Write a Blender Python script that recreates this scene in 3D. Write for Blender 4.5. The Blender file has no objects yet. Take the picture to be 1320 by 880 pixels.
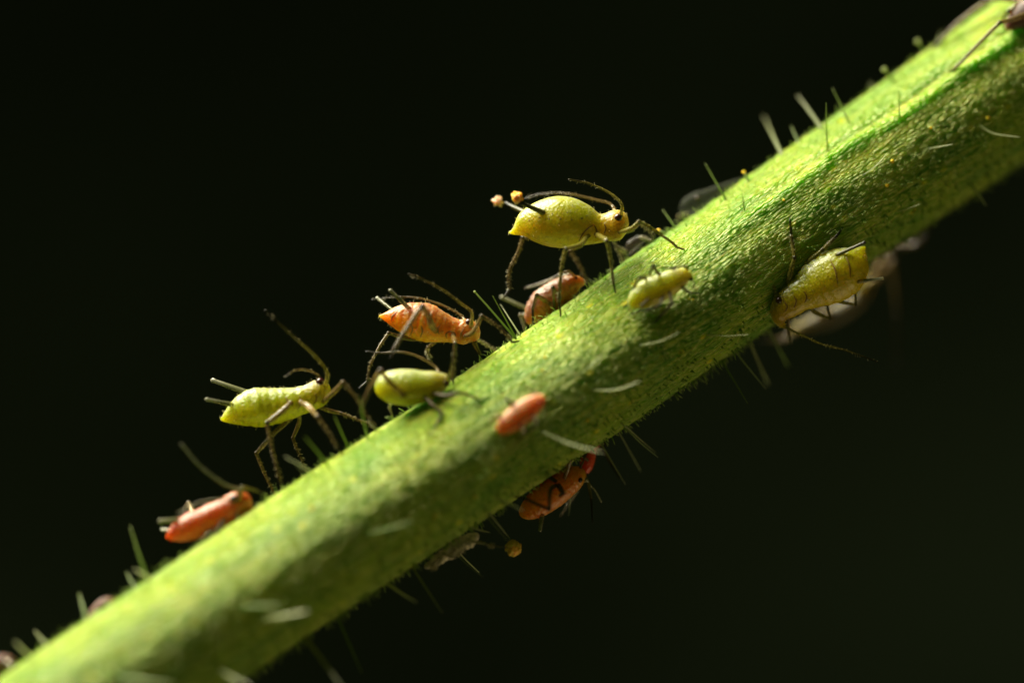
import bpy, math, random
import numpy as np
from mathutils import Vector, noise
from mathutils.bvhtree import BVHTree

# ------------------------------------------------------------------ camera, light, exposure
# 1 Blender unit = 1 mm (a macro photograph about 20 mm wide)
sc = bpy.context.scene
sc.unit_settings.system = 'METRIC'
sc.unit_settings.scale_length = 0.001
sc.unit_settings.length_unit = 'MILLIMETERS'
col = sc.collection
D = 120.0            # camera to plane of focus, mm
S = 66.0             # photograph pixels per mm in that plane
R = math.radians

cd = bpy.data.cameras.new('camera'); cam = bpy.data.objects.new('camera', cd); col.objects.link(cam)
cam.location = (0, -D, 0); cam.rotation_euler = (R(90), 0, 0)
cd.sensor_width = 36.0; cd.lens = 36.0 * D / (1320 / S)
cd.clip_start = 1.0; cd.clip_end = 5000.0
cd.dof.use_dof = True; cd.dof.focus_distance = D
cd.dof.aperture_fstop = cd.lens * 1e-3 / 9.6      # 9.6 mm wide entrance pupil
cd.dof.aperture_blades = 0
sc.camera = cam

w = bpy.data.worlds.new('World'); sc.world = w; w.use_nodes = True
bgn = w.node_tree.nodes['Background']
bgn.inputs[0].default_value = (0.70, 1.0, 0.22, 1); bgn.inputs[1].default_value = 0.05      # dim light all round from the greenery

def area(name, loc, size, power, colr):
    l = bpy.data.lights.new(name, 'AREA'); l.shape = 'DISK'; l.size = size; l.energy = power; l.color = colr
    o = bpy.data.objects.new(name, l); col.objects.link(o); o.location = loc
    o.rotation_euler = (-Vector(loc)).to_track_quat('-Z', 'Y').to_euler()
    return o
area('key_light', (-80, 24, 122), 140, 1300000, (1.0, 0.95, 0.74))
area('bounce_light', (74, -12, -114), 110, 42000, (1.0, 0.76, 0.42))        # weak warm bounce from below

sc.view_settings.view_transform = 'Standard'; sc.view_settings.look = 'None'
sc.view_settings.exposure = 0.0; sc.view_settings.gamma = 1.0
sc.render.engine = 'CYCLES'
sc.cycles.use_denoising = True
sc.cycles.max_bounces = 10; sc.cycles.transparent_max_bounces = 12
sc.cycles.sample_clamp_indirect = 6.0

rng = random.Random(11)
nrg = np.random.default_rng(5)

# ------------------------------------------------------------------ helpers
def P(x, y, n=0.0):
    """photo pixel + depth (in pixels at the focus plane, + towards the camera) -> point in mm"""
    yw = -n / S; f = (D + yw) / D
    return Vector(((x - 660) / S * f, yw, (440 - y) / S * f))

def lerp(a, b, t): return a + (b - a) * t

class MB:
    def __init__(s): s.v = []; s.f = []; s.t = []
    def add(s, vs, fs, ts=None):
        o = len(s.v); s.v += vs; s.f += [tuple(i + o for i in f) for f in fs]
        s.t += ts if ts is not None else [0.0] * len(vs)

def resample(pts, k):
    """Catmull-Rom through pts (Vectors), k steps a span"""
    if len(pts) < 3:
        return [pts[0].lerp(pts[-1], i / k) for i in range(k + 1)]
    out = []
    q = [pts[0] * 2 - pts[1]] + list(pts) + [pts[-1] * 2 - pts[-2]]
    for i in range(1, len(q) - 2):
        a, b, c, d = q[i - 1], q[i], q[i + 1], q[i + 2]
        for j in range(k):
            t = j / k
            out.append(0.5 * ((2 * b) + (c - a) * t + (2 * a - 5 * b + 4 * c - d) * t * t + (3 * b - a - 3 * c + d) * t ** 3))
    out.append(pts[-1].copy())
    return out

def tube(mb, path, radf, sides=8, t0=0.0, t1=1.0, rough=0.0):
    """tapered tube with rounded ends; radf(u) gives mm; t0..t1 is the pigment coordinate"""
    n = len(path)
    L = [0.0]
    for i in range(1, n): L.append(L[-1] + (path[i] - path[i - 1]).length)
    tot = max(L[-1], 1e-6)
    vs, fs, ts = [], [], []
    ref = None
    for i, p in enumerate(path):
        T = (path[min(i + 1, n - 1)] - path[max(i - 1, 0)]).normalized()
        if ref is None:
            ref = T.orthogonal().normalized()
        ref = (ref - T * ref.dot(T)).normalized(); B = T.cross(ref)
        u = L[i] / tot; r = radf(u)
        for k in range(sides):
            a = 2 * math.pi * k / sides
            rr = r * (1 + (rough * (rng.random() - 0.5) if rough else 0))
            vs.append(p + (ref * math.cos(a) + B * math.sin(a)) * rr); ts.append(lerp(t0, t1, u))
    for i in range(n - 1):
        for k in range(sides):
            k2 = (k + 1) % sides
            fs.append((i * sides + k, i * sides + k2, (i + 1) * sides + k2, (i + 1) * sides + k))
    T0 = (path[0] - path[1]).normalized(); T1 = (path[-1] - path[-2]).normalized()
    vs.append(path[0] + T0 * radf(0) * 0.6); ts.append(t0)
    vs.append(path[-1] + T1 * radf(1) * 0.8); ts.append(t1)
    c0, c1 = n * sides, n * sides + 1
    for k in range(sides):
        k2 = (k + 1) % sides
        fs.append((c0, k2, k)); fs.append((c1, (n - 1) * sides + k, (n - 1) * sides + k2))
    mb.add(vs, fs, ts)

def ball(mb, c, r, segs=14, rings=9, lump=0.0, squash=(1, 1, 1), t=0.0):
    vs, fs, ts = [], [], []
    off = Vector((rng.random() * 50, rng.random() * 50, rng.random() * 50))
    for i in range(rings + 1):
        ph = math.pi * i / rings
        for k in range(segs):
            th = 2 * math.pi * k / segs
            d = Vector((math.sin(ph) * math.cos(th), math.sin(ph) * math.sin(th), math.cos(ph)))
            rr = r * (1 + lump * (noise.noise(d * 2.1 + off) * 0.8 + noise.noise(d * 4.6 + off) * 0.7 + noise.noise(d * 9 + off) * 0.4)) if lump else r
            vs.append(c + Vector((d.x * squash[0], d.y * squash[1], d.z * squash[2])) * rr); ts.append(t)
    for i in range(rings):
        for k in range(segs):
            k2 = (k + 1) % segs
            fs.append((i * segs + k, (i + 1) * segs + k, (i + 1) * segs + k2, i * segs + k2))
    mb.add(vs, fs, ts)

def build(name, mb, mat, parent=None, attrs=None):
    o0 = parent_base(parent)
    me = bpy.data.meshes.new(name)
    me.from_pydata([tuple(v - o0) for v in mb.v], [], mb.f)
    me.polygons.foreach_set('use_smooth', [True] * len(me.polygons))
    a = me.attributes.new('t', 'FLOAT', 'POINT'); a.data.foreach_set('value', mb.t)
    if attrs:
        for k, vals in attrs.items():
            a = me.attributes.new(k, 'FLOAT', 'POINT'); a.data.foreach_set('value', vals)
    me.materials.append(mat); me.update()
    o = bpy.data.objects.new(name, me); col.objects.link(o)
    if parent is not None: o.parent = parent
    return o

_base = {}
def parent_base(p):
    while p is not None:
        if p.name in _base: return _base[p.name]
        p = p.parent
    return Vector((0, 0, 0))

def root(name, loc, label, cat, group=None):
    o = bpy.data.objects.new(name, None); col.objects.link(o)
    o.location = loc; o.empty_display_size = 0.2; _base[o.name] = Vector(loc)
    o['label'] = label; o['category'] = cat
    if group: o['group'] = group
    return o

# ------------------------------------------------------------------ materials
def new_mat(name):
    m = bpy.data.materials.new(name); m.use_nodes = True
    nt = m.node_tree; nt.nodes.clear()
    out = nt.nodes.new('ShaderNodeOutputMaterial'); p = nt.nodes.new('ShaderNodeBsdfPrincipled')
    nt.links.new(p.outputs[0], out.inputs[0])
    return m, nt, p, out

def nd(nt, typ, **kw):
    n = nt.nodes.new(typ)
    for k, v in kw.items():
        if k.startswith('i_'):
            key = k[2:]; n.inputs[int(key) if key.isdigit() else key].default_value = v
        else: setattr(n, k, v)
    return n

def mixc(nt, fac, a, b, mode='MIX'):
    m = nt.nodes.new('ShaderNodeMix'); m.data_type = 'RGBA'; m.blend_type = mode
    for s, v in ((0, fac), (6, a), (7, b)):
        if hasattr(v, 'is_output'): nt.links.new(v, m.inputs[s])
        else: m.inputs[s].default_value = v if s == 0 or len(v) == 4 else (*v, 1)
    return m.outputs[2]

def attr(nt, name, out='Fac'):
    a = nt.nodes.new('ShaderNodeAttribute'); a.attribute_name = name; return a.outputs[out]

def maprange(nt, v, a, b, c=0.0, d=1.0):
    m = nt.nodes.new('ShaderNodeMapRange'); nt.links.new(v, m.inputs[0])
    for i, x in enumerate((a, b, c, d)): m.inputs[i + 1].default_value = x
    m.interpolation_type = 'SMOOTHSTEP'
    return m.outputs[0]

def bump(nt, h, strength, dist, prev=None):
    b = nt.nodes.new('ShaderNodeBump'); b.inputs['Strength'].default_value = strength; b.inputs['Distance'].default_value = dist
    nt.links.new(h, b.inputs['Height'])
    if prev is not None: nt.links.new(prev, b.inputs['Normal'])
    return b.outputs[0]

def obj_coord(nt, scale=(1, 1, 1)):
    tc = nt.nodes.new('ShaderNodeTexCoord'); mp = nt.nodes.new('ShaderNodeMapping'); mp.inputs['Scale'].default_value = scale
    nt.links.new(tc.outputs['Object'], mp.inputs[0]); return mp.outputs[0]

def stem_material():
    m, nt, p, out = new_mat('stem_green')
    vec = attr(nt, 'sv', 'Vector')
    # elongated cells along the stem
    mp = nd(nt, 'ShaderNodeMapping'); mp.inputs['Scale'].default_value = (7.0, 26.0, 26.0); nt.links.new(vec, mp.inputs[0])
    cell = nd(nt, 'ShaderNodeTexVoronoi', i_Scale=1.0); nt.links.new(mp.outputs[0], cell.inputs['Vector'])
    mp2 = nd(nt, 'ShaderNodeMapping'); mp2.inputs['Scale'].default_value = (0.40, 12.0, 12.0); nt.links.new(vec, mp2.inputs[0])
    stri = nd(nt, 'ShaderNodeTexNoise', i_Scale=1.0, i_Detail=4.0); nt.links.new(mp2.outputs[0], stri.inputs['Vector'])
    mp3 = nd(nt, 'ShaderNodeMapping'); mp3.inputs['Scale'].default_value = (0.5, 0.9, 0.9); nt.links.new(vec, mp3.inputs[0])
    blot = nd(nt, 'ShaderNodeTexNoise', i_Scale=1.3, i_Detail=5.0, i_Roughness=0.6); nt.links.new(mp3.outputs[0], blot.inputs['Vector'])
    mp4 = nd(nt, 'ShaderNodeMapping'); mp4.inputs['Scale'].default_value = (14.0, 30.0, 30.0); nt.links.new(vec, mp4.inputs[0])
    fine = nd(nt, 'ShaderNodeTexNoise', i_Scale=1.0, i_Detail=2.0); nt.links.new(mp4.outputs[0], fine.inputs['Vector'])
    c = mixc(nt, maprange(nt, blot.outputs[0], 0.35, 0.68), (0.065, 0.215, 0.0015), (0.26, 0.37, 0.008))
    c = mixc(nt, maprange(nt, stri.outputs[0], 0.42, 0.70, 0, 0.55), c, (0.48, 0.51, 0.08))
    c = mixc(nt, maprange(nt, cell.outputs['Distance'], 0.0, 0.55, 0.35, 0.0), c, (0.64, 0.65, 0.16))
    # scattered yellow flecks
    mp5 = nd(nt, 'ShaderNodeMapping'); mp5.inputs['Scale'].default_value = (2.2, 3.5, 3.5); nt.links.new(vec, mp5.inputs[0])
    fl = nd(nt, 'ShaderNodeTexVoronoi', i_Scale=1.0); nt.links.new(mp5.outputs[0], fl.inputs['Vector'])
    sep = nd(nt, 'ShaderNodeSeparateColor'); nt.links.new(fl.outputs['Color'], sep.inputs[0])
    gate = maprange(nt, sep.outputs[0], 0.80, 0.82)
    spot = maprange(nt, fl.outputs['Distance'], 0.10, 0.26, 0.8, 0.0)
    mul = nd(nt, 'ShaderNodeMath', operation='MULTIPLY'); nt.links.new(gate, mul.inputs[0]); nt.links.new(spot, mul.inputs[1])
    c = mixc(nt, mul.outputs[0], c, (0.62, 0.58, 0.02))
    nt.links.new(c, p.inputs['Base Color'])
    nrm = bump(nt, stri.outputs[0], 1.0, 0.06)
    inv = nd(nt, 'ShaderNodeMath', operation='SUBTRACT', i_0=1.0); nt.links.new(cell.outputs['Distance'], inv.inputs[1])
    nrm = bump(nt, inv.outputs[0], 1.0, 0.055, nrm)
    nrm = bump(nt, fine.outputs[0], 0.5, 0.02, nrm)
    nt.links.new(nrm, p.inputs['Normal'])
    p.inputs['Roughness'].default_value = 0.28
    p.inputs['Specular IOR Level'].default_value = 0.5
    p.inputs['Specular Tint'].default_value = (0.95, 1.0, 0.38, 1)
    p.inputs['Subsurface Weight'].default_value = 0.8
    p.inputs['Subsurface Radius'].default_value = (0.34, 0.85, 0.04)
    p.inputs['Subsurface Scale'].default_value = 0.85
    p.inputs['Sheen Weight'].default_value = 0.8
    p.inputs['Sheen Roughness'].default_value = 0.35
    p.inputs['Sheen Tint'].default_value = (1.0, 1.0, 0.62, 1)
    return m

def body_material(name, belly, back, head, sss=1.15, rad=(0.6, 0.52, 0.05), rough=0.36, mottling=0.5, wax_sheen=0.35, wax_sheen_col=(0.70, 0.74, 0.55), coat=0.15):
    m, nt, p, out = new_mat(name)
    oc = obj_coord(nt)
    n1 = nd(nt, 'ShaderNodeTexNoise', i_Scale=3.2, i_Detail=5.0, i_Roughness=0.6); nt.links.new(oc, n1.inputs['Vector'])
    n2 = nd(nt, 'ShaderNodeTexNoise', i_Scale=14.0, i_Detail=3.0); nt.links.new(oc, n2.inputs['Vector'])
    v = nd(nt, 'ShaderNodeTexVoronoi', i_Scale=17.0); nt.links.new(oc, v.inputs['Vector'])
    dors, along = attr(nt, 'dorsal'), attr(nt, 't')
    add = nd(nt, 'ShaderNodeMath', operation='MULTIPLY_ADD', i_1=0.7, i_2=-0.35); nt.links.new(n1.outputs[0], add.inputs[0])
    ad2 = nd(nt, 'ShaderNodeMath', operation='ADD'); nt.links.new(add.outputs[0], ad2.inputs[0]); nt.links.new(dors, ad2.inputs[1])
    c = mixc(nt, maprange(nt, ad2.outputs[0], -0.4, 0.7), belly, back)  # brighter belly colour paints in the glow of light coming through the body
    c = mixc(nt, maprange(nt, along, 0.62, 0.93, 0.0, 0.9), c, head)
    c = mixc(nt, maprange(nt, n2.outputs[0], 0.5, 0.75, 0, mottling), c, tuple(x * 0.45 for x in back))
    wn = nd(nt, 'ShaderNodeMath', operation='MULTIPLY_ADD', i_1=1.4, i_2=-0.7); nt.links.new(n2.outputs[0], wn.inputs[0])
    wa = nd(nt, 'ShaderNodeMath', operation='ADD'); nt.links.new(wn.outputs[0], wa.inputs[0]); nt.links.new(dors, wa.inputs[1])
    c = mixc(nt, maprange(nt, wa.outputs[0], 0.45, 1.05, 0, wax_sheen), c, wax_sheen_col)      # waxy bloom and upward-facing sheen painted into the back's colour
    hs = nd(nt, 'ShaderNodeHueSaturation', i_Value=0.66, i_Saturation=1.06); nt.links.new(c, hs.inputs['Color'])
    nt.links.new(hs.outputs[0], p.inputs['Base Color'])
    n3 = nd(nt, 'ShaderNodeTexNoise', i_Scale=34.0, i_Detail=3.0); nt.links.new(oc, n3.inputs['Vector'])
    nrm = bump(nt, n2.outputs[0], 0.6, 0.035)
    nrm = bump(nt, v.outputs['Distance'], 0.5, 0.025, nrm)
    nrm = bump(nt, n3.outputs[0], 0.5, 0.012, nrm)
    nt.links.new(nrm, p.inputs['Normal'])
    p.inputs['Roughness'].default_value = rough
    p.inputs['Specular IOR Level'].default_value = 0.5
    p.inputs['Coat Weight'].default_value = coat; p.inputs['Coat Roughness'].default_value = 0.18
    p.inputs['Subsurface Weight'].default_value = 1.0
    p.inputs['Subsurface Radius'].default_value = rad
    p.inputs['Subsurface Scale'].default_value = sss
    return m

def leg_material(name, base, tip, trans=0.7, rough=0.2):
    m, nt, p, out = new_mat(name)
    t = attr(nt, 't'); oc = obj_coord(nt)
    n = nd(nt, 'ShaderNodeTexNoise', i_Scale=9.0, i_Detail=3.0); nt.links.new(oc, n.inputs['Vector'])
    a = nd(nt, 'ShaderNodeMath', operation='MULTIPLY_ADD', i_1=0.5, i_2=-0.25); nt.links.new(n.outputs[0], a.inputs[0])
    b = nd(nt, 'ShaderNodeMath', operation='ADD'); nt.links.new(a.outputs[0], b.inputs[0]); nt.links.new(t, b.inputs[1])
    c = mixc(nt, maprange(nt, b.outputs[0], 0.35, 1.0), base, tip)
    nt.links.new(c, p.inputs['Base Color'])
    nt.links.new(bump(nt, n.outputs[0], 0.4, 0.01), p.inputs['Normal'])
    p.inputs['Roughness'].default_value = rough; p.inputs['Specular IOR Level'].default_value = 0.7 if rough < 0.3 else 0.3
    p.inputs['Transmission Weight'].default_value = trans; p.inputs['IOR'].default_value = 1.4
    return m

def hair_material(name, c0, c1, trans=0.4):
    m, nt, p, out = new_mat(name)
    t = attr(nt, 't')
    c = mixc(nt, t, c0, c1)
    nt.links.new(c, p.inputs['Base Color'])
    p.inputs['Roughness'].default_value = 0.3
    p.inputs['Specular IOR Level'].default_value = 0.6
    tr = nd(nt, 'ShaderNodeBsdfTranslucent'); nt.links.new(c, tr.inputs[0])
    mx = nd(nt, 'ShaderNodeMixShader', i_0=trans)
    nt.links.new(p.outputs[0], mx.inputs[1]); nt.links.new(tr.outputs[0], mx.inputs[2]); nt.links.new(mx.outputs[0], out.inputs[0])
    return m

def simple(name, colr, rough=0.3, sss=0.0, rad=(0.1, 0.06, 0.02), trans=0.0, spec=0.5, bumpy=0.0):
    m, nt, p, out = new_mat(name)
    oc = obj_coord(nt)
    n = nd(nt, 'ShaderNodeTexNoise', i_Scale=16.0, i_Detail=3.0); nt.links.new(oc, n.inputs['Vector'])
    nt.links.new(mixc(nt, n.outputs[0], tuple(x * 0.7 for x in colr), tuple(min(1, x * 1.25) for x in colr)), p.inputs['Base Color'])
    p.inputs['Roughness'].default_value = rough; p.inputs['Specular IOR Level'].default_value = spec
    p.inputs['Transmission Weight'].default_value = trans
    if sss:
        p.inputs['Subsurface Weight'].default_value = sss; p.inputs['Subsurface Radius'].default_value = rad; p.inputs['Subsurface Scale'].default_value = 1.0
    if bumpy: nt.links.new(bump(nt, n.outputs[0], bumpy, 0.04), p.inputs['Normal'])
    return m

def skin_material(name, colr, clear=0.45):
    m, nt, p, out = new_mat(name)
    oc = obj_coord(nt)
    n = nd(nt, 'ShaderNodeTexNoise', i_Scale=7.0, i_Detail=4.0); nt.links.new(oc, n.inputs['Vector'])
    c = mixc(nt, maprange(nt, n.outputs[0], 0.35, 0.65), tuple(x * 0.45 for x in colr), colr)
    nt.links.new(c, p.inputs['Base Color']); p.inputs['Roughness'].default_value = 0.25
    nt.links.new(bump(nt, n.outputs[0], 0.8, 0.05), p.inputs['Normal'])
    tr = nd(nt, 'ShaderNodeBsdfTranslucent'); nt.links.new(c, tr.inputs[0])
    tp = nd(nt, 'ShaderNodeBsdfTransparent')
    a = nd(nt, 'ShaderNodeMixShader', i_0=0.4); nt.links.new(p.outputs[0], a.inputs[1]); nt.links.new(tr.outputs[0], a.inputs[2])
    b = nd(nt, 'ShaderNodeMixShader', i_0=clear); nt.links.new(a.outputs[0], b.inputs[1]); nt.links.new(tp.outputs[0], b.inputs[2])
    nt.links.new(b.outputs[0], out.inputs[0])
    return m

M = dict(
    stem=stem_material(),
    hair_pale=hair_material('hair_pale', (0.50, 0.56, 0.24), (0.86, 0.87, 0.68), 0.6),
    hair_green=hair_material('hair_green', (0.20, 0.32, 0.05), (0.38, 0.46, 0.15), 0.6),
    hair_dim=hair_material('hair_dim', (0.30, 0.35, 0.12), (0.46, 0.47, 0.28), 0.6),
    fuzz=hair_material('fuzz', (0.24, 0.42, 0.03), (0.55, 0.64, 0.25), 0.7),
    gland=simple('gland_yellow', (0.80, 0.55, 0.03), 0.2, 0.8, (0.1, 0.07, 0.01)),
    eye=simple('eye_dark', (0.030, 0.006, 0.005), 0.12, spec=0.6),
    amber=simple('droplet_amber', (0.95, 0.46, 0.10), 0.12, 0.9, (0.12, 0.06, 0.015), spec=0.7, bumpy=0.6),
    rose=simple('droplet_rose', (0.78, 0.45, 0.32), 0.2, 0.9, (0.12, 0.07, 0.03), spec=0.7, bumpy=0.5),
    gold=simple('droplet_gold', (1.0, 0.44, 0.06), 0.25, 0.9, (0.12, 0.06, 0.015), bumpy=1.0),
    suture=simple('suture_brown', (0.16, 0.085, 0.012), 0.4),
    spot=simple('spot_dark', (0.05, 0.045, 0.01), 0.5),
    leg=leg_material('leg_tan', (0.36, 0.25, 0.09), (0.035, 0.022, 0.010)),
    leg_olive=leg_material('leg_olive', (0.42, 0.36, 0.07), (0.030, 0.022, 0.008)),
    leg_dark=leg_material('leg_dark', (0.09, 0.065, 0.02), (0.012, 0.010, 0.006), 0.3, 0.5),
    leg_pale=leg_material('leg_pale', (0.55, 0.50, 0.32), (0.30, 0.24, 0.14)),
    bristle=hair_material('bristle', (0.50, 0.44, 0.22), (0.7, 0.64, 0.42), 0.6),
    corn_dark=leg_material('cornicle_dark', (0.10, 0.09, 0.03), (0.02, 0.018, 0.01), 0.1),
    corn_pale=leg_material('cornicle_pale', (0.22, 0.22, 0.10), (0.42, 0.41, 0.28), 0.55),
    yellow=body_material('body_yellow_green', (0.90, 0.70, 0.002), (0.44, 0.45, 0.008), (0.62, 0.37, 0.010), mottling=0.4, coat=0.3),
    green=body_material('body_green', (0.74, 0.70, 0.003), (0.36, 0.44, 0.015), (0.46, 0.38, 0.03), mottling=0.5, wax_sheen=0.5),
    lime=body_material('body_lime', (0.66, 0.62, 0.004), (0.34, 0.42, 0.03), (0.42, 0.37, 0.06), mottling=0.3, wax_sheen=0.5),
    orange=body_material('body_orange', (0.96, 0.44, 0.006), (0.50, 0.195, 0.030), (0.52, 0.21, 0.014), rad=(0.6, 0.28, 0.03), wax_sheen=0.4, wax_sheen_col=(0.72, 0.52, 0.38)),
    nymph=body_material('body_nymph', (0.72, 0.29, 0.02), (0.50, 0.27, 0.13), (0.60, 0.26, 0.06), rad=(0.6, 0.26, 0.05), rough=0.5, coat=0.0, wax_sheen=0.5, wax_sheen_col=(0.70, 0.48, 0.36)),
    rust=body_material('body_rust', (0.52, 0.20, 0.015), (0.28, 0.13, 0.06), (0.46, 0.22, 0.02), rad=(0.5, 0.2, 0.04), mottling=0.7, wax_sheen=0.35, wax_sheen_col=(0.5, 0.36, 0.28)),
    red=body_material('body_red', (0.72, 0.14, 0.006), (0.40, 0.11, 0.028), (0.42, 0.15, 0.02), rad=(0.6, 0.13, 0.03), wax_sheen=0.2, wax_sheen_col=(0.60, 0.34, 0.22)),
    crimson=body_material('body_crimson', (0.80, 0.09, 0.010), (0.75, 0.10, 0.02), (0.6, 0.2, 0.04), rad=(0.5, 0.1, 0.03), wax_sheen=0.15, wax_sheen_col=(0.7, 0.4, 0.3)),
    amber_body=body_material('body_amber', (0.98, 0.36, 0.012), (0.92, 0.30, 0.015), (0.9, 0.33, 0.02), rad=(0.9, 0.35, 0.03), wax_sheen=0.2, wax_sheen_col=(0.8, 0.6, 0.5)),
    tan=body_material('body_tan', (0.06, 0.05, 0.012), (0.05, 0.045, 0.012), (0.05, 0.045, 0.012), wax_sheen=0.0, rough=0.7),
    brown=body_material('body_brown', (0.15, 0.075, 0.045), (0.13, 0.075, 0.06), (0.12, 0.06, 0.04), rad=(0.4, 0.2, 0.1), rough=0.55, coat=0.0, wax_sheen=0.2, wax_sheen_col=(0.3, 0.25, 0.22)),
    husk=skin_material('shed_skin_brown', (0.09, 0.07, 0.05), 0.5),
    skin=skin_material('shed_skin_pale', (1.0, 0.88, 0.72), 0.1),
    skin_clear=skin_material('shed_skin_clear', (0.34, 0.36, 0.30), 0.93),
)

# ------------------------------------------------------------------ backdrop: dark vegetation far behind, out of focus
def make_backdrop():
    m, nt, p, out = new_mat('backdrop_dark_green')
    oc = obj_coord(nt)
    n = nd(nt, 'ShaderNodeTexNoise', i_Scale=0.027, i_Detail=2.0, i_Roughness=0.5); nt.links.new(oc, n.inputs['Vector'])
    c = mixc(nt, maprange(nt, n.outputs[0], 0.38, 0.66), (0.004, 0.007, 0.0015), (0.015, 0.022, 0.010))
    nt.links.new(c, p.inputs['Base Color']); p.inputs['Roughness'].default_value = 0.9; p.inputs['Specular IOR Level'].default_value = 0.1
    mb = MB(); nx, nz = 60, 40; W, H = 1600.0, 1000.0
    for j in range(nz + 1):
        for i in range(nx + 1):
            x = (i / nx - 0.5) * W; z = (j / nz - 0.5) * H
            y = 330 - 0.00035 * x * x + 18 * noise.noise(Vector((x * 0.012, z * 0.012, 3.0)))
            mb.v.append(Vector((x, y, z))); mb.t.append(0.0)
    for j in range(nz):
        for i in range(nx):
            a = j * (nx + 1) + i; mb.f.append((a, a + 1, a + nx + 2, a + nx + 1))
    o = build('backdrop', mb, m); o['kind'] = 'structure'
    o['label'] = 'dark green out-of-focus vegetation far behind the stem'
make_backdrop()

# ------------------------------------------------------------------ the stem
AX = np.array([[-420, 1255], [-200, 1110], [0, 978], [341, 751], [640, 557], [949, 346], [1280, 121], [1500, -30], [1760, -205]], float)
RADX = np.array([-420, 0, 341, 640, 949, 1280, 1760], float)
RADV = np.array([89, 87, 87, 85, 87, 95, 99], float)
TILT = 0.27
def n_axis(x): return TILT * (700 - x)

def make_stem_mesh():
    path = resample([P(x, y, n_axis(x)) for x, y in AX], 40)
    pts = np.array([tuple(p) for p in path])
    seg = np.linalg.norm(np.diff(pts, axis=0), axis=1); L = np.concatenate([[0], np.cumsum(seg)])
    NS, NT = 1250, 320
    s = np.linspace(0, L[-1], NS)
    C = np.stack([np.interp(s, L, pts[:, k]) for k in range(3)], 1)
    # smooth the centre line a little
    T = np.gradient(C, axis=0); T /= np.linalg.norm(T, axis=1)[:, None]
    cam_dir = np.array([0, -1.0, 0])
    F = cam_dir - T * (T @ cam_dir)[:, None]; F /= np.linalg.norm(F, axis=1)[:, None]     # towards the camera
    U = np.cross(F, T); U *= np.sign(U[:, 2])[:, None]                                      # up-left
    xpx = C[:, 0] / ((D + C[:, 1]) / D) * S + 660
    rad = np.interp(xpx, RADX, RADV) / S * (D + C[:, 1]) / D
    th = np.linspace(0, 2 * np.pi, NT, endpoint=False)
    TH = th[None, :]; X = xpx[:, None]
    def g(c, w_, a=TH):
        d = (a - c + np.pi) % (2 * np.pi) - np.pi
        return np.exp(-(d / w_) ** 2)
    fade = 1 / (1 + np.exp(-(X - 975) / 30.0))
    wob = 0.03 * np.sin(X / 61.0) + 0.02 * np.sin(X / 23.0 + 1)
    rr = np.ones((NS, NT))
    rr += fade * (0.085 * g(R(60) + wob, 0.12) - 0.05 * g(R(50) + wob, 0.07) - 0.05 * g(R(25), 0.28))
    for c_, w_, h_ in ((R(118), 0.2, 0.018), (R(160), 0.3, 0.02), (R(205), 0.2, 0.02), (R(255), 0.25, 0.03), (R(310), 0.3, 0.025), (R(5), 0.25, 0.012), (R(85), 0.12, 0.010)):
        rr += h_ * g(c_ + 0.06 * np.sin(X / 170.0 + c_ * 3), w_)
    # lumps and fine papillae
    def vnoise(fs, ft, amp):
        a = nrg.standard_normal((int(NS / fs) + 3, max(int(NT / ft), 3)))
        ii = np.arange(NS) / fs; jj = np.arange(NT) / NT * a.shape[1]
        i0 = ii.astype(int); fi = ii - i0; fi = fi * fi * (3 - 2 * fi)
        j0 = jj.astype(int) % a.shape[1]; fj = jj - jj.astype(int); fj = fj * fj * (3 - 2 * fj); j1 = (j0 + 1) % a.shape[1]
        A = a[i0][:, j0] * (1 - fj) + a[i0][:, j1] * fj; B = a[i0 + 1][:, j0] * (1 - fj) + a[i0 + 1][:, j1] * fj
        return amp * (A * (1 - fi)[:, None] + B * fi[:, None])
    rr += vnoise(60, 60, 0.010) + vnoise(40, 9, 0.004) + vnoise(14, 5, 0.003) + vnoise(3.0, 2.4, 0.0056)
    V = C[:, None, :] + (U[:, None, :] * np.cos(th)[None, :, None] + F[:, None, :] * np.sin(th)[None, :, None]) * (rad[:, None] * rr)[:, :, None]
    SV = np.stack([np.repeat(s[:, None], NT, 1), 1.3 * np.cos(np.repeat(TH, NS, 0)), 1.3 * np.sin(np.repeat(TH, NS, 0))], 2)
    verts = V.reshape(-1, 3)
    i = np.arange(NS - 1)[:, None]; j = np.arange(NT)[None, :]; j2 = (j + 1) % NT
    faces = np.stack([i * NT + j, i * NT + j2, (i + 1) * NT + j2, (i + 1) * NT + j], 2).reshape(-1, 4)
    me = bpy.data.meshes.new('plant_stem')
    nv, nf = len(verts), len(faces)
    me.vertices.add(nv); me.vertices.foreach_set('co', verts.ravel())
    me.loops.add(nf * 4); me.loops.foreach_set('vertex_index', faces.ravel().astype(np.int32))
    me.polygons.add(nf); me.polygons.foreach_set('loop_start', np.arange(0, nf * 4, 4, dtype=np.int32))
    me.polygons.foreach_set('use_smooth', np.ones(nf, bool))
    a = me.attributes.new('sv', 'FLOAT_VECTOR', 'POINT'); a.data.foreach_set('vector', SV.reshape(-1, 3).ravel())
    me.update(calc_edges=True); me.materials.append(M['stem'])
    o = bpy.data.objects.new('plant_stem', me); col.objects.link(o)
    o['label'] = 'thick hairy green plant stem carrying all the aphids'; o['category'] = 'stem'
    # a coarser copy for finding contacts
    st = 2
    vi = V[::5, ::4]; a_, b_ = vi.shape[:2]
    vv = [Vector(p) for p in vi.reshape(-1, 3)]
    ff = [(i_ * b_ + j_, i_ * b_ + (j_ + 1) % b_, (i_ + 1) * b_ + (j_ + 1) % b_, (i_ + 1) * b_ + j_) for i_ in range(a_ - 1) for j_ in range(b_)]
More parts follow.
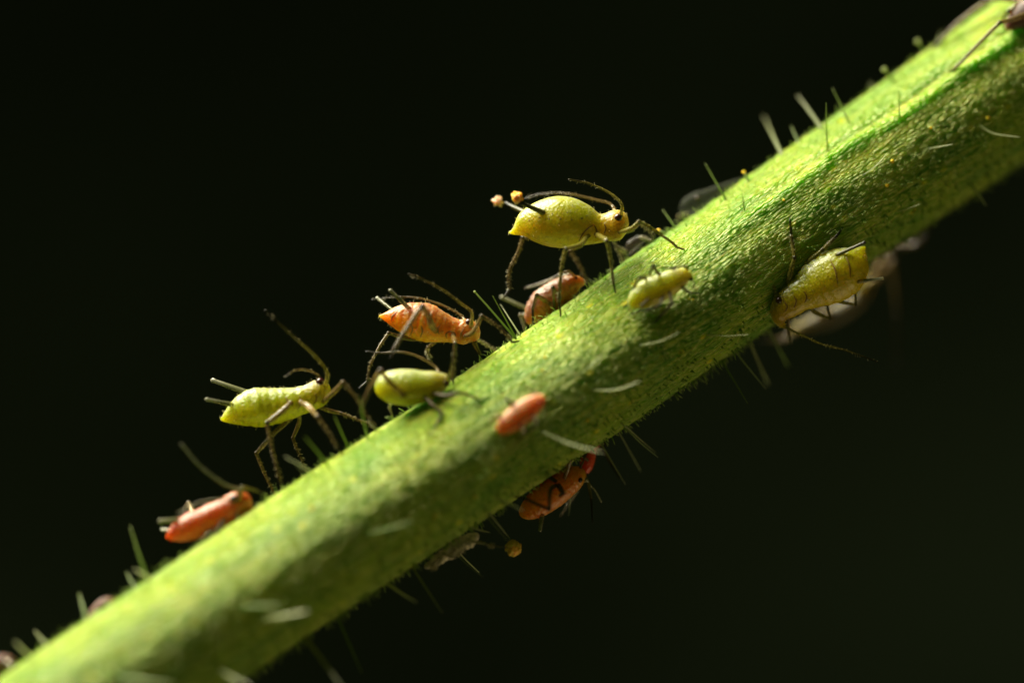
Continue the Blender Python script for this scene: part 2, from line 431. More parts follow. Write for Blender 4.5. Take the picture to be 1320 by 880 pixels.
    return o, BVHTree.FromPolygons(vv, ff), (C, T, U, F, rad, rr, th)
stem, STEM, SG = make_stem_mesh()
CAMP = Vector((0, -D, 0))

def on_stem(x, y):
    """the stem's surface seen at a pixel, else its nearest silhouette point; and the outward normal"""
    d = (P(x, y) - CAMP).normalized()
    h = STEM.ray_cast(CAMP, d)
    if h[0] is not None:
        nn = h[1]; return h[0], (nn if nn.dot(d) < 0 else -nn)
    p, nn, _, _ = STEM.find_nearest(P(x, y, n_axis(x)))
    ax = axis_point(p)
    return p, (p - ax).normalized()

def axis_point(p):
    C = SG[0]; k = int(np.argmin(((C - np.array(p)) ** 2).sum(1))); return Vector(C[k])

def depth_of(p): return -p.y * S
def cling(p, lim=16.0):
    q, nn, _, d = STEM.find_nearest(p)
    return q if d < lim / S else p

# long hairs: (root px), [middle], (tip px), thickness px, kind, extra depth towards the camera at the tip
HAIRS = [
    ((186, 742), (168, 678), 5.0, 'hair_green', -30), ((196, 745), (173, 733), 4.2, 'hair_pale', 20), ((110, 796), (102, 764), 5, 'hair_green', -40),
    ((40, 846), (19, 827), 4.2, 'hair_pale', 20), ((172, 754), (163, 737), 4, 'hair_green', -30), ((60, 830), (44, 812), 5, 'hair_dim', -60),
    ((411, 613), (367, 588), 2.0, 'hair_pale', 10), ((424, 600), (393, 563), 3.0, 'hair_green', 30), ((449, 577), (431, 536), 3.0, 'hair_green', 30),
    ((473, 566), (464, 512), 3.2, 'hair_green', 40), ((398, 616), (383, 600), 1.6, 'hair_dim', 0), ((487, 556), (474, 542), 1.6, 'hair_pale', 0),
    ((662, 432), (635, 381), 2.6, 'hair_green', 8), ((668, 428), (645, 392), 3.0, 'hair_dim', -40),
    ((936, 258), (909, 211), 3.4, 'hair_green', -20), ((870, 292), (854, 270), 3.2, 'hair_green', -20), ((1008, 200), (985, 150), 6.0, 'hair_dim', -110),
    ((1030, 186), (1020, 163), 3.0, 'hair_green', -30), ((1060, 166), (1028, 123), 6.0, 'hair_dim', -60), ((1066, 195), (1065, 133), 2.4, 'hair_green', 10),
    ((1096, 160), (1073, 114), 3.0, 'hair_green', -20), ((1160, 158), (1159, 116), 2.6, 'hair_green', 10), ((959, 272), (957, 250), 2.4, 'hair_green', 5),
    ((1110, 228), (1130, 213), (1143, 198), 2.3, 'hair_pale', 12), ((1262, 160), (1280, 172), (1315, 177), 3.2, 'hair_pale', 14),
    ((1196, 192), (1228, 186), 2.6, 'hair_pale', 14), ((1158, 274), (1186, 263), 2.6, 'hair_pale', 14), ((1253, 238), (1271, 265), 4.2, 'hair_pale', 10),
    ((911, 432), (935, 433), (965, 431), 2.6, 'hair_pale', 10), ((822, 446), (850, 440), (876, 428), 2.6, 'hair_pale', 16), ((762, 503), (795, 502), (825, 491), 3.4, 'hair_pale', 22),
    ((747, 483), (776, 457), 1.9, 'hair_pale', 10), ((698, 556), (732, 571), (778, 583), 4.0, 'hair_pale', 45), ((640, 641), (674, 657), 4.2, 'hair_pale', 20),
    ((308, 782), (365, 780), 6.0, 'hair_green', 40), ((338, 799), (396, 787), 7.0, 'hair_pale', 40), ((470, 690), (530, 672), 5.0, 'hair_green', 25),
    ((800, 544), (824, 569), (848, 589), 2.3, 'hair_pale', 0), ((805, 548), (846, 584), 3.0, 'hair_dim', -60), ((780, 578), (806, 624), 3.0, 'hair_dim', -20), ((800, 560), (826, 607), 2.6, 'hair_dim', -45),
    ((930, 464), (964, 520), 2.8, 'hair_green', 10), ((947, 452), (968, 478), (987, 501), 2.2, 'hair_pale', 0), ((966, 440), (990, 496), 5.0, 'hair_dim', -90), ((991, 425), (1016, 472), 4.0, 'hair_green', -60),
    ((579, 711), (622, 743), 2.0, 'hair_dim', 10), ((584, 708), (618, 738), 3.2, 'hair_dim', -60), ((533, 733), (570, 789), 4.0, 'hair_dim', 30), ((498, 752), (537, 776), 4.6, 'hair_pale', 40),
    ((436, 796), (466, 866), 4.0, 'hair_green', 30), ((393, 820), (446, 892), 7.0, 'hair_dim', 80), ((376, 828), (375, 839), 1.4, 'hair_pale', 0),
    ((280, 862), (322, 884), 6.0, 'hair_pale', 70), ((150, 872), (225, 884), 8.0, 'hair_green', 60), ((626, 664), (656, 698), 2.0, 'hair_dim', 0),
    ((630, 660), (662, 700), 3.2, 'hair_dim', -50), ((606, 680), (632, 686), 4.0, 'hair_dim', -30), ((742, 600), (733, 664), 1.6, 'hair_dim', -30),
    ((1205, 66), (1214, 40), 3.0, 'hair_dim', -60), ((1130, 126), (1122, 106), 3.0, 'hair_dim', -60), ((865, 490), (874, 494), 1.3, 'hair_pale', 4),
]
for h in HAIRS:
    pts = h[:-3]; wd, kind, dn = h[-3:]
    rp, rn = on_stem(*pts[0]); n0 = depth_of(rp)
    path = [rp - rn * 0.04]
    for i, q in enumerate(pts[1:]):
        u = (i + 1) / (len(pts) - 1)
        # the tip leans outwards from the surface it grows on
        path.append(P(q[0], q[1], n0 + dn * u))
    if len(path) == 2:
        mid = path[0].lerp(path[1], 0.5) + rn * 0.03 * (path[1] - path[0]).length
        path = [path[0], mid, path[1]]
    mb = MB(); r0 = wd / S * 0.42
    tube(mb, resample(path, 6), lambda u: r0 * (1.25 - 0.25 * min(u * 6, 1)) * (1 - 0.78 * u ** 1.5), 8, 0, 1)
    build('hair', mb, M[kind], stem)

# knob-tipped glandular hairs and yellow glands
for (a, b, r, k) in [((655, 424), (612, 376), 2.4, 'hair_green'), ((1152, 104), (1140, 90), 4.6, 'hair_dim'), ((1192, 68), (1183, 54), 4.6, 'hair_dim'), ((858, 300), (849, 297), 3.6, 'gland'), ((965, 234), (959, 222), 3.2, 'gland')]:
    rp, rn = on_stem(*a); mb = MB(); n0 = depth_of(rp)
    tip = P(b[0], b[1], n0 - 6)
    tube(mb, resample([rp - rn * 0.03, rp.lerp(tip, 0.5) + rn * 0.02, tip], 5), lambda u: 1.5 / S * (1 - 0.3 * u), 7, 0, 1)
    hh = build('hair', mb, M['hair_green'], stem)
    mb = MB(); ball(mb, tip, 0.72 * r / S, 12, 8, 0.1); build('gland', mb, M['gland' if k == 'gland' else 'hair_pale'], hh)
for (x, y, r) in [(757, 541, 3.6), (1150, 208, 4.4), (1143, 239, 4.2), (1010, 258, 3.0), (703, 461, 2.6), (699, 478, 2.4), (888, 385, 2.0), (893, 386, 2.2), (640, 590, 3), (402, 655, 4), (1273, 152, 4.5), (612, 640, 3.2), (560, 665, 3.5), (1200, 165, 3)]:
    rp, rn = on_stem(x, y); mb = MB(); ball(mb, rp + rn * 0.2 * r / S, 0.62 * r / S, 12, 8, 0.12); build('gland', mb, M['gland'], stem)

# fine fuzz all round: too small and too many to count
def make_fuzz():
    C, T, U, F, rad, rr, th = SG
    NS = len(C); mb = MB()
    for k in range(12000):
        i = rng.randrange(60, NS - 60); a = rng.random() * 2 * math.pi
        r = rad[i] * rr[i, int(a / (2 * math.pi) * len(th)) % len(th)]
        nv = Vector(U[i]) * math.cos(a) + Vector(F[i]) * math.sin(a); tv = Vector(T[i])
        p = Vector(C[i]) + nv * r * 0.997
        under = math.cos(a) < -0.3
        ln = (rng.uniform(2.5, 7) if rng.random() < 0.85 else rng.uniform(7, 13)) / S
        if under: ln *= 1.15
        bend = (tv * rng.uniform(-0.9, 0.9) + Vector((rng.uniform(-.4, .4), rng.uniform(-.4, .4), rng.uniform(-.4, .4))))
        if under: bend *= 0.4
        m1 = p + (nv + bend * 0.35).normalized() * ln * 0.5
        m2 = m1 + (nv + bend * 1.1 + Vector((rng.uniform(-.5, .5), 0, rng.uniform(-.5, .5))) * (0.3 if under else 1)).normalized() * ln * 0.5
        r0 = (rng.uniform(0.9, 1.8) if under else rng.uniform(0.45, 0.8)) / S
        tube(mb, [p, m1, m2], lambda u: r0 * (1 - 0.75 * u), 3, 0, 1)
    o = build('fuzz', mb, M['fuzz'], stem); o['kind'] = 'stuff'
make_fuzz()

# ------------------------------------------------------------------ aphids
def loft(mb, st, zo, n, bw=0.85, dorsal=(0, 0, 1), seg=0.02, wrinkle=0.012, rings=72, sides=44, crumple=0.0):
    """body lofted through stations (x, y, half height[, depth]) from tail to head"""
    ox, oy, sc_ = zo
    ctr = [P(ox + s[0] / sc_, oy + s[1] / sc_, n + (s[3] if len(s) > 3 else 0)) for s in st]
    hs = [s[2] / sc_ / S for s in st]
    k = 12
    path = resample(ctr, k); rads = [r.x for r in resample([Vector((max(h, 0.004), 0, 0)) for h in hs], k)]
    L = [0.0]
    for i in range(1, len(path)): L.append(L[-1] + (path[i] - path[i - 1]).length)
    tot = L[-1]
    # even out along the length, denser at both ends
    off = Vector((rng.random() * 40, rng.random() * 40, rng.random() * 40))
    dors = []; tvals = []; vs = []; fs = []
    Larr = np.array(L); parr = np.array([tuple(p) for p in path]); rarr = np.array(rads)
    prevU = None
    us = [0.5 - 0.5 * math.cos(math.pi * i / rings) for i in range(rings + 1)]
    us = [0.55 * u + 0.45 * i / rings for i, u in enumerate(us)]
    ce = [Vector([np.interp(u * tot, Larr, parr[:, q]) for q in range(3)]) for u in us]
    dv = Vector(dorsal).normalized()
    axis = (ce[-1] - ce[0]).normalized()
    for i, u in enumerate(us):
        T = (ce[min(i + 3, rings)] - ce[max(i - 3, 0)]).normalized()
        T = (T * 0.65 + axis * 0.35).normalized()
        sd = Vector((0, -1, 0)); sd = (sd - T * sd.dot(T)).normalized()
        Up = sd.cross(T)
        if Up.dot(dv) < 0: Up = -Up
        r = max(float(np.interp(u * tot, Larr, rarr)), 0.003)
        # segment creases
        if u < 0.62: ph = u / 0.62 * 8
        elif u < 0.86: ph = (u - 0.62) / 0.24 * 3
        else: ph = 0.5
        d = abs(ph - round(ph)); crease = math.exp(-(d / 0.16) ** 2) if 0.5 < ph else 0
        for q in range(sides):
            a = 2 * math.pi * q / sides
            ca, sa = math.cos(a), math.sin(a)
            lat = math.exp(-((ca - 0.1) / 0.5) ** 2)
            f = 1 - seg * crease * (0.5 + 0.9 * lat)
            base = ce[i] + Up * (ca * r * f) + sd * (sa * r * bw * f)
            nz = noise.noise(base * 4 + off) * 0.5 + noise.noise(base * 11 + off) * 0.35 + noise.noise(base * 24 + off) * 0.2
            f2 = wrinkle * nz * 2.2
            if crumple: f2 += crumple * noise.noise(base * 6.5 + off) + 0.7 * crumple * abs(noise.noise(base * 15 + off))
            vs.append(base + (Up * ca + sd * sa * bw) * r * f2)
            dors.append(ca); tvals.append(u)
    for i in range(rings):
        for q in range(sides):
            q2 = (q + 1) % sides
            fs.append((i * sides + q, i * sides + q2, (i + 1) * sides + q2, (i + 1) * sides + q))
    c0 = len(vs); vs += [ce[0], ce[-1]]; dors += [0, 0]; tvals += [0, 1]
    for q in range(sides):
        q2 = (q + 1) % sides
        fs.append((c0, q2, q)); fs.append((c0 + 1, rings * sides + q, rings * sides + q2))
    mb.add(vs, fs, tvals)
    return dors, ce

def bristles(mb, path, n, ln, r, spread=0.9):
    for k in range(n):
        i = rng.randrange(1, len(path) - 1); p = path[i].lerp(path[i + 1], rng.random())
        T = (path[i + 1] - path[i]).normalized()
        o = T.orthogonal().normalized(); a = rng.random() * 6.283
        o = o * math.cos(a) + T.cross(o) * math.sin(a)
        l = ln * rng.uniform(0.6, 1.2)
        tube(mb, [p, p + (o * spread + T * 0.45).normalized() * l], lambda u: r * (1 - 0.7 * u), 3, 0, 1)

def make_aphid(name, label, zo, n, body, mat, bw=0.85, dorsal=(0, 0, 1), seg=0.02, wrinkle=0.012, eyes=(), ant=(), corn=(), legs=(), spots=(), sutures=(),
               legmat='leg', rostrum=None, hairy=True, cat='aphid', group='aphids on the stem', crumple=0.0, bodyname='body', nodecoxa=False):
    ox, oy, sc_ = zo
    q = lambda x, y, dn=0: P(ox + x / sc_, oy + y / sc_, n + dn)
    feet = q(body[len(body) // 2][0], body[len(body) // 2][1] + body[len(body) // 2][2])
    rt = root(name, feet, label, cat, group)
    mb = MB(); dors, ce = loft(mb, body, zo, n, bw, dorsal, seg, wrinkle, crumple=crumple)
    bo = build(bodyname, mb, M[mat], rt, {'dorsal': dors})
    bvh = BVHTree.FromPolygons(mb.v, mb.f)
    if hairy and not crumple:
        mb2 = MB()
        for k in range(110):
            i = rng.randrange(len(mb.v) - 2); c_ = ce[min(i // 44, len(ce) - 1)]; o_ = (mb.v[i] - c_).normalized()
            tube(mb2, [mb.v[i], mb.v[i] + (o_ + Vector((-0.3, 0, 0))).normalized() * rng.uniform(2.2, 4.2) / S], lambda u: 0.4 / S * (1 - 0.6 * u), 3, 0, 1)
        so = build('setae', mb2, M['bristle'], bo); so['kind'] = 'stuff'
    def surf(x, y, far=False):
        tgt = q(x, y); d = (tgt - CAMP).normalized()
        h = bvh.ray_cast(CAMP + d * 250, -d) if far else bvh.ray_cast(CAMP, d)
        if h[0] is None:
            h = bvh.find_nearest(tgt); return h[0], (h[0] - tgt).normalized()
        return h[0], (d if far else -d)
    for (x, y, r) in eyes:
        for far in (False, True):
            p, nn = surf(x, y, far); mb = MB(); rr = 1.2 * r / sc_ / S
            ball(mb, p - nn * rr * 0.35, rr, 16, 10)
            build('eye', mb, M['eye'], rt)
    for (x, y, r) in spots:
        p, nn = surf(x, y); mb = MB(); ball(mb, p - nn * r / sc_ / S * 0.5, r / sc_ / S, 8, 5); build('spot', mb, M['spot'], bo)
    for pts in sutures:
        fine = resample([Vector((x, y, 0)) for x, y in pts], 5)
        pa = []
        for v_ in fine:
            p, nn = surf(v_.x, v_.y); pa.append(p - nn * 0.35 / S)
        mb = MB(); tube(mb, pa, lambda u: 1.1 / S * (0.55 + 0.6 * math.sin(math.pi * u)), 6); build('suture', mb, M['suture'], bo)
    for (pts, dn0, dn1, r, mt) in ant:
        m = len(pts); path = [q(x, y, lerp(dn0, dn1, i / (m - 1))) for i, (x, y) in enumerate(pts)]
        path[0] = bvh.find_nearest(path[0])[0].lerp(path[0], 0.0)
        mb = MB(); rr = 0.82 * r / S; pa = resample(path, 8)
        def rad(u, rr=rr):
            s = rr * (1.15 - 0.6 * u)
            if u < 0.08: s *= 1.6 - 7 * u
            for j in (0.1, 0.34, 0.55, 0.72, 0.86):          # joints between the antenna's segments
                s *= 1 + 0.28 * math.exp(-((u - j) / 0.014) ** 2)
            return s
        tube(mb, resample(path, 14), rad, 8, 0.1, 1.0)
        ao = build('antenna', mb, M[mt], rt)
        if hairy:
            mb = MB(); bristles(mb, pa, 34, 4.0 / S, 0.32 / S); bo2 = build('bristles', mb, M['bristle'], ao); bo2['kind'] = 'stuff'
    for (a, b, dn0, dn1, r, mt, drop) in corn:
        pa, pb = q(*a, dn0), q(*b, dn1); pa2 = bvh.find_nearest(pa)[0]; pa2 = pa2 - (pb - pa2).normalized() * 0.03
        mb = MB(); rr = r / S
        tube(mb, resample([pa2, pa2.lerp(pb, 0.5), pb], 6), lambda u: rr * (1.3 - 0.45 * u + (0.3 if u > 0.93 else 0)), 10, 0, 1)
        co = build('cornicle', mb, M[mt], rt)
        if drop:
            (dx, dy, dr, dm) = drop; mb = MB()
            ball(mb, q(dx, dy, dn1), dr / S, 30, 22, 0.62); build('droplet', mb, M[dm], co)
    for L in legs:
        pts, kn, ta, dns, r = L[:5]; mt = L[5] if len(L) > 5 and L[5] else legmat; toe = L[6] if len(L) > 6 else True
        m = len(pts)
        def dn_at(i):
            if i <= kn: return lerp(dns[0], dns[1], i / max(kn, 1))
            return lerp(dns[1], dns[2], (i - kn) / max(m - 1 - kn, 1))
        path = [q(x, y, dn_at(i)) for i, (x, y) in enumerate(pts)]
        path[0] = bvh.find_nearest(path[0])[0]
        inward = (ce[len(ce) // 2] - path[0]).normalized(); path[0] = path[0] + inward * 0.02
        if toe:
            e = cling(path[-1], 40)
            dlt = e - path[-1]
            for i in range(kn + 1, m): path[i] = path[i] + dlt * ((i - kn) / (m - 1 - kn))
        mb = MB(); rr = 0.88 * r / S
        fem, tib, tar = path[:kn + 1], path[kn:ta + 1], path[ta:]
        f_ = resample(fem, 7); tube(mb, f_, lambda u: rr * (1.0 + 0.35 * math.sin(math.pi * min(u * 1.05, 1)) ** 0.8 - 0.05 * u), 9, 0.0, 0.45)
        ball(mb, path[0], rr * 1.35, 10, 7)                   # hip
        ball(mb, fem[-1], rr * 1.2, 10, 7, t=0.75)           # knee
        t_ = resample(tib, 7); tube(mb, t_, lambda u: rr * (1.0 - 0.22 * u), 8, 0.45, 0.8)
        if len(tar) > 1:
            tube(mb, resample(tar, 5), lambda u: rr * (0.72 - 0.3 * u), 7, 0.9, 1.1)
            e = tar[-1]; dr = (tar[-1] - tar[-2]).normalized(); s_ = dr.orthogonal().normalized()
            for sg in (-1, 1): tube(mb, [e, e + dr * rr * 1.0 + s_ * sg * rr * 0.7], lambda u: rr * 0.22 * (1 - 0.6 * u), 4, 1, 1)
        lo = build('leg', mb, M[mt], rt)
        if hairy:
            mb = MB(); bristles(mb, f_, 14, 3.6 / S, 0.32 / S); bristles(mb, t_, 50, 4.8 / S, 0.34 / S)
            b2 = build('bristles', mb, M['bristle'], lo); b2['kind'] = 'stuff'
    if rostrum:
        mb = MB(); path = [q(x, y) for x, y in rostrum]
        tube(mb, resample(path, 5), lambda u: 3.2 / S * (1.2 - 0.7 * u), 8, 0, 0.9); build('rostrum', mb, M[legmat], rt)
    return rt

# 1 the big yellow-green one on tall legs, two resin-like droplets at the ends of its cornicles
make_aphid('green_aphid', 'large glossy yellow-green aphid standing tall, lumpy orange droplets on its dark rear tubes', (620, 210, 4.4), -6,
    [(158, 395, 4), (178, 392, 15), (205, 378, 36), (245, 352, 76), (300, 341, 110), (370, 337, 136), (440, 335, 148), (520, 339, 140), (600, 355, 114), (660, 370, 87), (710, 366, 80), (760, 355, 88), (798, 349, 80), (824, 353, 54), (838, 356, 14)],
    'yellow', bw=0.9, seg=0.012, wrinkle=0.008, legmat='leg_olive',
    sutures=[[(556, 445), (575, 405), (605, 372), (640, 350)], [(642, 352), (656, 385), (652, 425)], [(585, 450), (600, 425), (625, 410)], [(700, 400), (708, 370), (700, 345)]],
    eyes=[(779, 311, 20)], spots=[(275, 325, 6), (335, 311, 6), (386, 318, 6), (452, 318, 6), (515, 322, 5.5), (572, 315, 6), (600, 300, 4), (405, 290, 3.5), (490, 283, 3.5), (545, 268, 3.5), (520, 240, 3)],
    ant=[([(806, 275), (800, 240), (755, 190), (690, 150), (600, 114), (495, 93)], 22, 10, 2.3, 'leg_olive'), ([(770, 270), (735, 235), (640, 208), (520, 180), (430, 172), (330, 180), (250, 202)], -20, -55, 2.2, 'leg')],
    corn=[((345, 272), (228, 226), 30, 34, 3.0, 'corn_dark', (620 * 0 + 205, 197, 6.6, 'amber')), ((250, 275), (140, 230), -30, -45, 2.8, 'corn_dark', (98, 218, 5.6, 'rose'))],
    legs=[([(812, 418), (852, 372), (897, 333), (940, 352), (1010, 395), (1080, 442), (1108, 466), (1145, 473)], 2, 6, (24, 40, 20), 2.5),
          ([(806, 412), (850, 385), (890, 345), (935, 372), (985, 420), (1000, 450)], 2, 4, (-20, -30, -45), 2.0, 'leg'),
          ([(672, 425), (716, 440), (738, 545), (760, 695), (775, 758)], 1, 3, (28, 62, 30), 2.8),
          ([(630, 452), (560, 466), (482, 486), (462, 580), (450, 700), (446, 790), (455, 850), (457, 880)], 2, 5, (30, 52, 25), 3.0),
          ([(600, 440), (420, 430), (238, 425), (215, 500), (162, 615), (163, 715), (130, 762)], 2, 5, (-30, -30, -25), 3.3, 'leg', False),
          ([(660, 440), (505, 495), (540, 560), (575, 645), (590, 700)], 1, 3, (-25, -65, -70), 3.0, 'leg'),
          ([(740, 435), (760, 460), (790, 520), (815, 570), (825, 590)], 1, 3, (-30, -60, -60), 2.6, 'leg_pale')])

# 2 orange one beside it
make_aphid('orange_aphid', 'translucent orange aphid with pale rear tubes and one bent dark thigh across its flank', (450, 340, 5.5), 4,
    [(212, 370, 5), (235, 372, 18), (270, 374, 40), (330, 378, 80), (400, 388, 113), (480, 402, 133), (560, 422, 136), (640, 445, 116), (700, 463, 96), (760, 476, 86), (820, 480, 92), (868, 487, 80), (900, 512, 48), (914, 535, 14)],
    'orange', bw=0.85, seg=0.06, wrinkle=0.03, eyes=[(850, 416, 24)], sutures=[[(690, 525), (688, 495), (715, 480), (752, 492), (755, 520)], [(790, 530), (796, 490), (815, 455)], [(640, 500), (625, 465), (645, 435)], [(300, 405), (310, 370), (335, 345)], [(505, 520), (520, 480), (512, 440)], [(440, 500), (450, 460), (440, 420)]],
    ant=[([(888, 425), (868, 345), (795, 285), (670, 190), (530, 115), (420, 70)], 22, 40, 2.2, 'leg_olive'), ([(830, 395), (800, 372), (700, 312), (600, 272), (500, 245), (400, 236), (270, 243), (160, 254)], -15, -40, 2.0, 'leg')],
    corn=[((410, 285), (290, 186), 18, 22, 2.4, 'corn_pale', None), ((310, 310), (197, 240), -18, -30, 2.2, 'corn_pale', None)],
    rostrum=[(885, 555), (905, 595), (932, 645)],
    legs=[([(828, 540), (880, 482), (942, 370), (1040, 438), (1128, 520), (1165, 570), (1216, 566)], 2, 5, (24, 36, 20), 2.6),
          ([(622, 495), (590, 445), (560, 365), (520, 302), (460, 382), (370, 520), (310, 620), (302, 650)], 3, 6, (30, 62, 70), 3.9, 'leg', False),
          ([(590, 555), (430, 532), (280, 490), (220, 580), (150, 722), (132, 830), (76, 876)], 2, 5, (-15, 0, 14), 2.5, None, False),
          ([(742, 545), (752, 565), (742, 700), (736, 810), (738, 850)], 1, 3, (28, 50, 40), 2.8),
          ([(640, 552), (560, 590), (552, 620), (574, 670), (590, 700)], 1, 3, (-10, -30, -40), 2.2),
          ([(880, 540), (925, 545), (980, 570), (1012, 582), (1030, 590)], 1, 3, (-20, -40, -50), 2.4, 'leg_pale')])

# 3 green one with an antenna straight up
make_aphid('green_aphid', 'segmented green aphid with one long antenna raised high and bristly legs spread wide', (250, 380, 3.385), 20,
    [(116, 542, 4), (128, 540, 14), (150, 531, 32), (195, 512, 62), (260, 493, 86), (330, 487, 84), (400, 477, 74), (460, 462, 63), (510, 446, 59), (550, 424, 57), (578, 407, 40), (593, 400, 12)],
    'green', bw=0.9, seg=0.07, wrinkle=0.035, eyes=[(551, 381, 17)], sutures=[[(395, 500), (410, 470), (400, 445)], [(450, 500), (470, 470), (462, 440)], [(520, 480), (535, 455), (530, 430)]],
    ant=[([(588, 385), (580, 335), (520, 260), (430, 180), (310, 68)], 15, 40, 2.6, 'leg_olive'), ([(565, 366), (542, 350), (490, 328), (440, 330), (400, 355)], -22, 30, 2.2, 'leg')],
    corn=[((235, 425), (80, 372), -14, -26, 3.2, 'corn_pale', None), ((160, 475), (54, 455), 10, 20, 2.5, 'corn_pale', None)],
    legs=[([(570, 465), (610, 425), (650, 382), (700, 440), (752, 525), (790, 580), (800, 600)], 2, 5, (10, 40, 40), 3.0, 'leg'),
          ([(560, 505), (600, 508), (640, 516), (700, 538), (765, 562), (790, 600)], 2, 4, (-10, -12, 0), 2.6),
          ([(470, 470), (500, 486), (540, 532), (600, 620), (645, 698), (682, 745)], 2, 4, (22, 52, 55), 3.4, 'leg'),
          ([(425, 545), (340, 612), (272, 690), (296, 755), (340, 850), (358, 886), (372, 900)], 2, 5, (5, 0, 0), 2.8),
          ([(478, 535), (458, 560), (432, 625), (458, 705), (480, 760), (492, 785)], 2, 4, (-10, -15, -12), 2.6),
          ([(430, 470), (380, 512), (320, 558), (346, 690), (376, 810), (386, 850)], 2, 4, (24, 34, 40), 3.4, 'leg'),
          ])

# 4 soft green one close to the lens
make_aphid('green_aphid', 'plump smooth green aphid below the orange one with the bent thigh', (450, 440, 5.5), 62,
    [(184, 342, 8), (192, 340, 38), (210, 335, 68), (250, 327, 101), (330, 323, 122), (430, 325, 129), (530, 319, 113), (600, 302, 95), (650, 287, 73), (690, 275, 44), (712, 277, 12)],
    'lime', bw=0.9, seg=0.01, wrinkle=0.008, eyes=[(688, 298, 22)], hairy=False,
    ant=[([(640, 215), (620, 190), (500, 112), (370, 76), (230, 82), (120, 70)], -20, -40, 2.5, 'leg'), ([(690, 250), (715, 235), (735, 150), (742, 60)], 10, 30, 1.8, 'leg_olive')],
    legs=[([(380, 400), (300, 300), (222, 208), (150, 330), (90, 460), (72, 500)], 2, 4, (25, 30, 20), 3.6, None, False),
          ([(620, 395), (690, 385), (772, 362), (860, 400), (935, 450), (995, 440)], 2, 4, (20, 30, 10), 2.4, 'leg_dark'),
          ([(550, 420), (600, 455), (650, 500), (662, 580), (635, 680), (620, 765)], 2, 4, (20, 30, 10), 2.4, 'leg_dark'),
          ([(290, 430), (285, 470), (300, 510), (310, 540)], 1, 2, (-20, -30, -30), 2.2, 'leg_pale')])

# 5 orange nymph on the face of the stem
p5, _ = on_stem(672, 533)
make_aphid('orange_nymph', 'tiny smooth orange nymph flat on the side of the stem', (440, 430, 4.4), depth_of(p5) + 14,
    [(884, 560, 6), (894, 552, 26), (915, 532, 44), (955, 503, 60), (1010, 460, 66), (1070, 415, 62), (1110, 385, 48), (1140, 364, 28), (1153, 356, 8)],
    'nymph', bw=0.75, dorsal=(-0.55, -0.2, 0.8), seg=0.04, wrinkle=0.035, hairy=False, legmat='leg', eyes=[(1128, 388, 9)],
    ant=[([(1140, 370), (1160, 420), (1150, 480)], 0, -4, 1.6, 'leg'), ([(1110, 350), (1070, 320), (1020, 300)], 0, -4, 1.4, 'leg_dark')],
    legs=[([(930, 480), (880, 470), (840, 500), (825, 525)], 1, 2, (-4, 8, -10), 2.4), ([(1080, 460), (1110, 500), (1080, 540), (1060, 560)], 1, 2, (4, 12, -10), 2.4),
          ([(1010, 515), (1040, 560), (1010, 600), (990, 620)], 1, 2, (4, 12, -10), 2.3), ([(1000, 420), (950, 380), (930, 350)], 1, 2, (-4, 8, -10), 2.2, 'leg_dark')])

# 6 orange-brown one half hidden behind the stem's upper edge
make_aphid('orange_aphid', 'rusty orange aphid crouching under the tall yellow-green one, behind the stem edge', (630, 300, 6.767), -42,
    [(335, 790, 15), (352, 760, 52), (395, 700, 95), (460, 628, 122), (550, 560, 128), (640, 500, 116), (720, 452, 92), (785, 428, 58), (825, 430, 30), (838, 436, 8)],
    'rust', bw=0.85, dorsal=(-0.5, 0, 0.8), seg=0.09, wrinkle=0.06, hairy=False, eyes=[(760, 395, 15)],
    ant=[([(700, 350), (600, 385), (450, 445), (320, 482)], 0, -30, 2.6, 'leg_pale'), ([(760, 360), (700, 335), (640, 350), (560, 390)], 10, 10, 2.0, 'leg')],
    corn=[((390, 690), (110, 560), -10, -20, 2.8, 'corn_pale', None)],
    legs=[([(540, 640), (420, 545), (365, 640), (350, 780)], 1, 2, (22, 28, 20), 3.0), ([(640, 580), (560, 480), (545, 660)], 1, 2, (20, 26, 10), 2.6), 
          ([(380, 720), (280, 720), (310, 840), (330, 870)], 1, 2, (-10, -10, -10), 3.0, 'leg_pale')])

# 7 small green nymph on the face of the stem
p7, _ = on_stem(848, 372)
make_aphid('green_nymph', 'small pale-backed green nymph with thin dark legs pressed to the stem face', (780, 320, 8.8), depth_of(p7) + 20,
    [(280, 668, 12), (298, 645, 50), (332, 603, 95), (420, 543, 142), (540, 480, 158), (660, 428, 150), (780, 370, 132), (870, 325, 104), (930, 304, 76), (972, 308, 40), (990, 318, 10)],
    'lime', bw=0.7, dorsal=(-0.45, -0.2, 0.85), seg=0.015, wrinkle=0.012, legmat='leg_dark', hairy=False, eyes=[(972, 345, 24)],
    ant=[([(930, 250), (912, 198), (820, 212), (690, 226), (570, 188)], 2, 8, 1.7, 'leg_dark'), ([(975, 340), (1010, 400), (990, 470)], 4, 0, 1.0, 'leg_dark')],
    corn=[((490, 590), (405, 655), 14, 14, 1.4, 'leg_dark', None)],
    legs=[([(500, 400), (440, 330), (385, 335), (345, 400), (272, 620), (205, 655)], 2, 4, (0, 14, -10), 2.1), ([(640, 330), (600, 285), (545, 190), (505, 250), (462, 335), (440, 350)], 2, 4, (0, 18, -10), 2.1),
          ([(820, 270), (775, 235), (785, 150), (800, 138)], 1, 2, (-2, 2, -10), 2.0), ([(660, 545), (625, 640), (520, 690), (400, 712), (310, 752)], 1, 3, (8, 16, -10), 2.2),
          ([(740, 500), (758, 625), (690, 700), (610, 790), (558, 850)], 1, 3, (8, 16, -10), 2.2), ([(880, 430), (925, 485), (980, 505), (1080, 512)], 1, 2, (4, 8, -10), 2.1)])

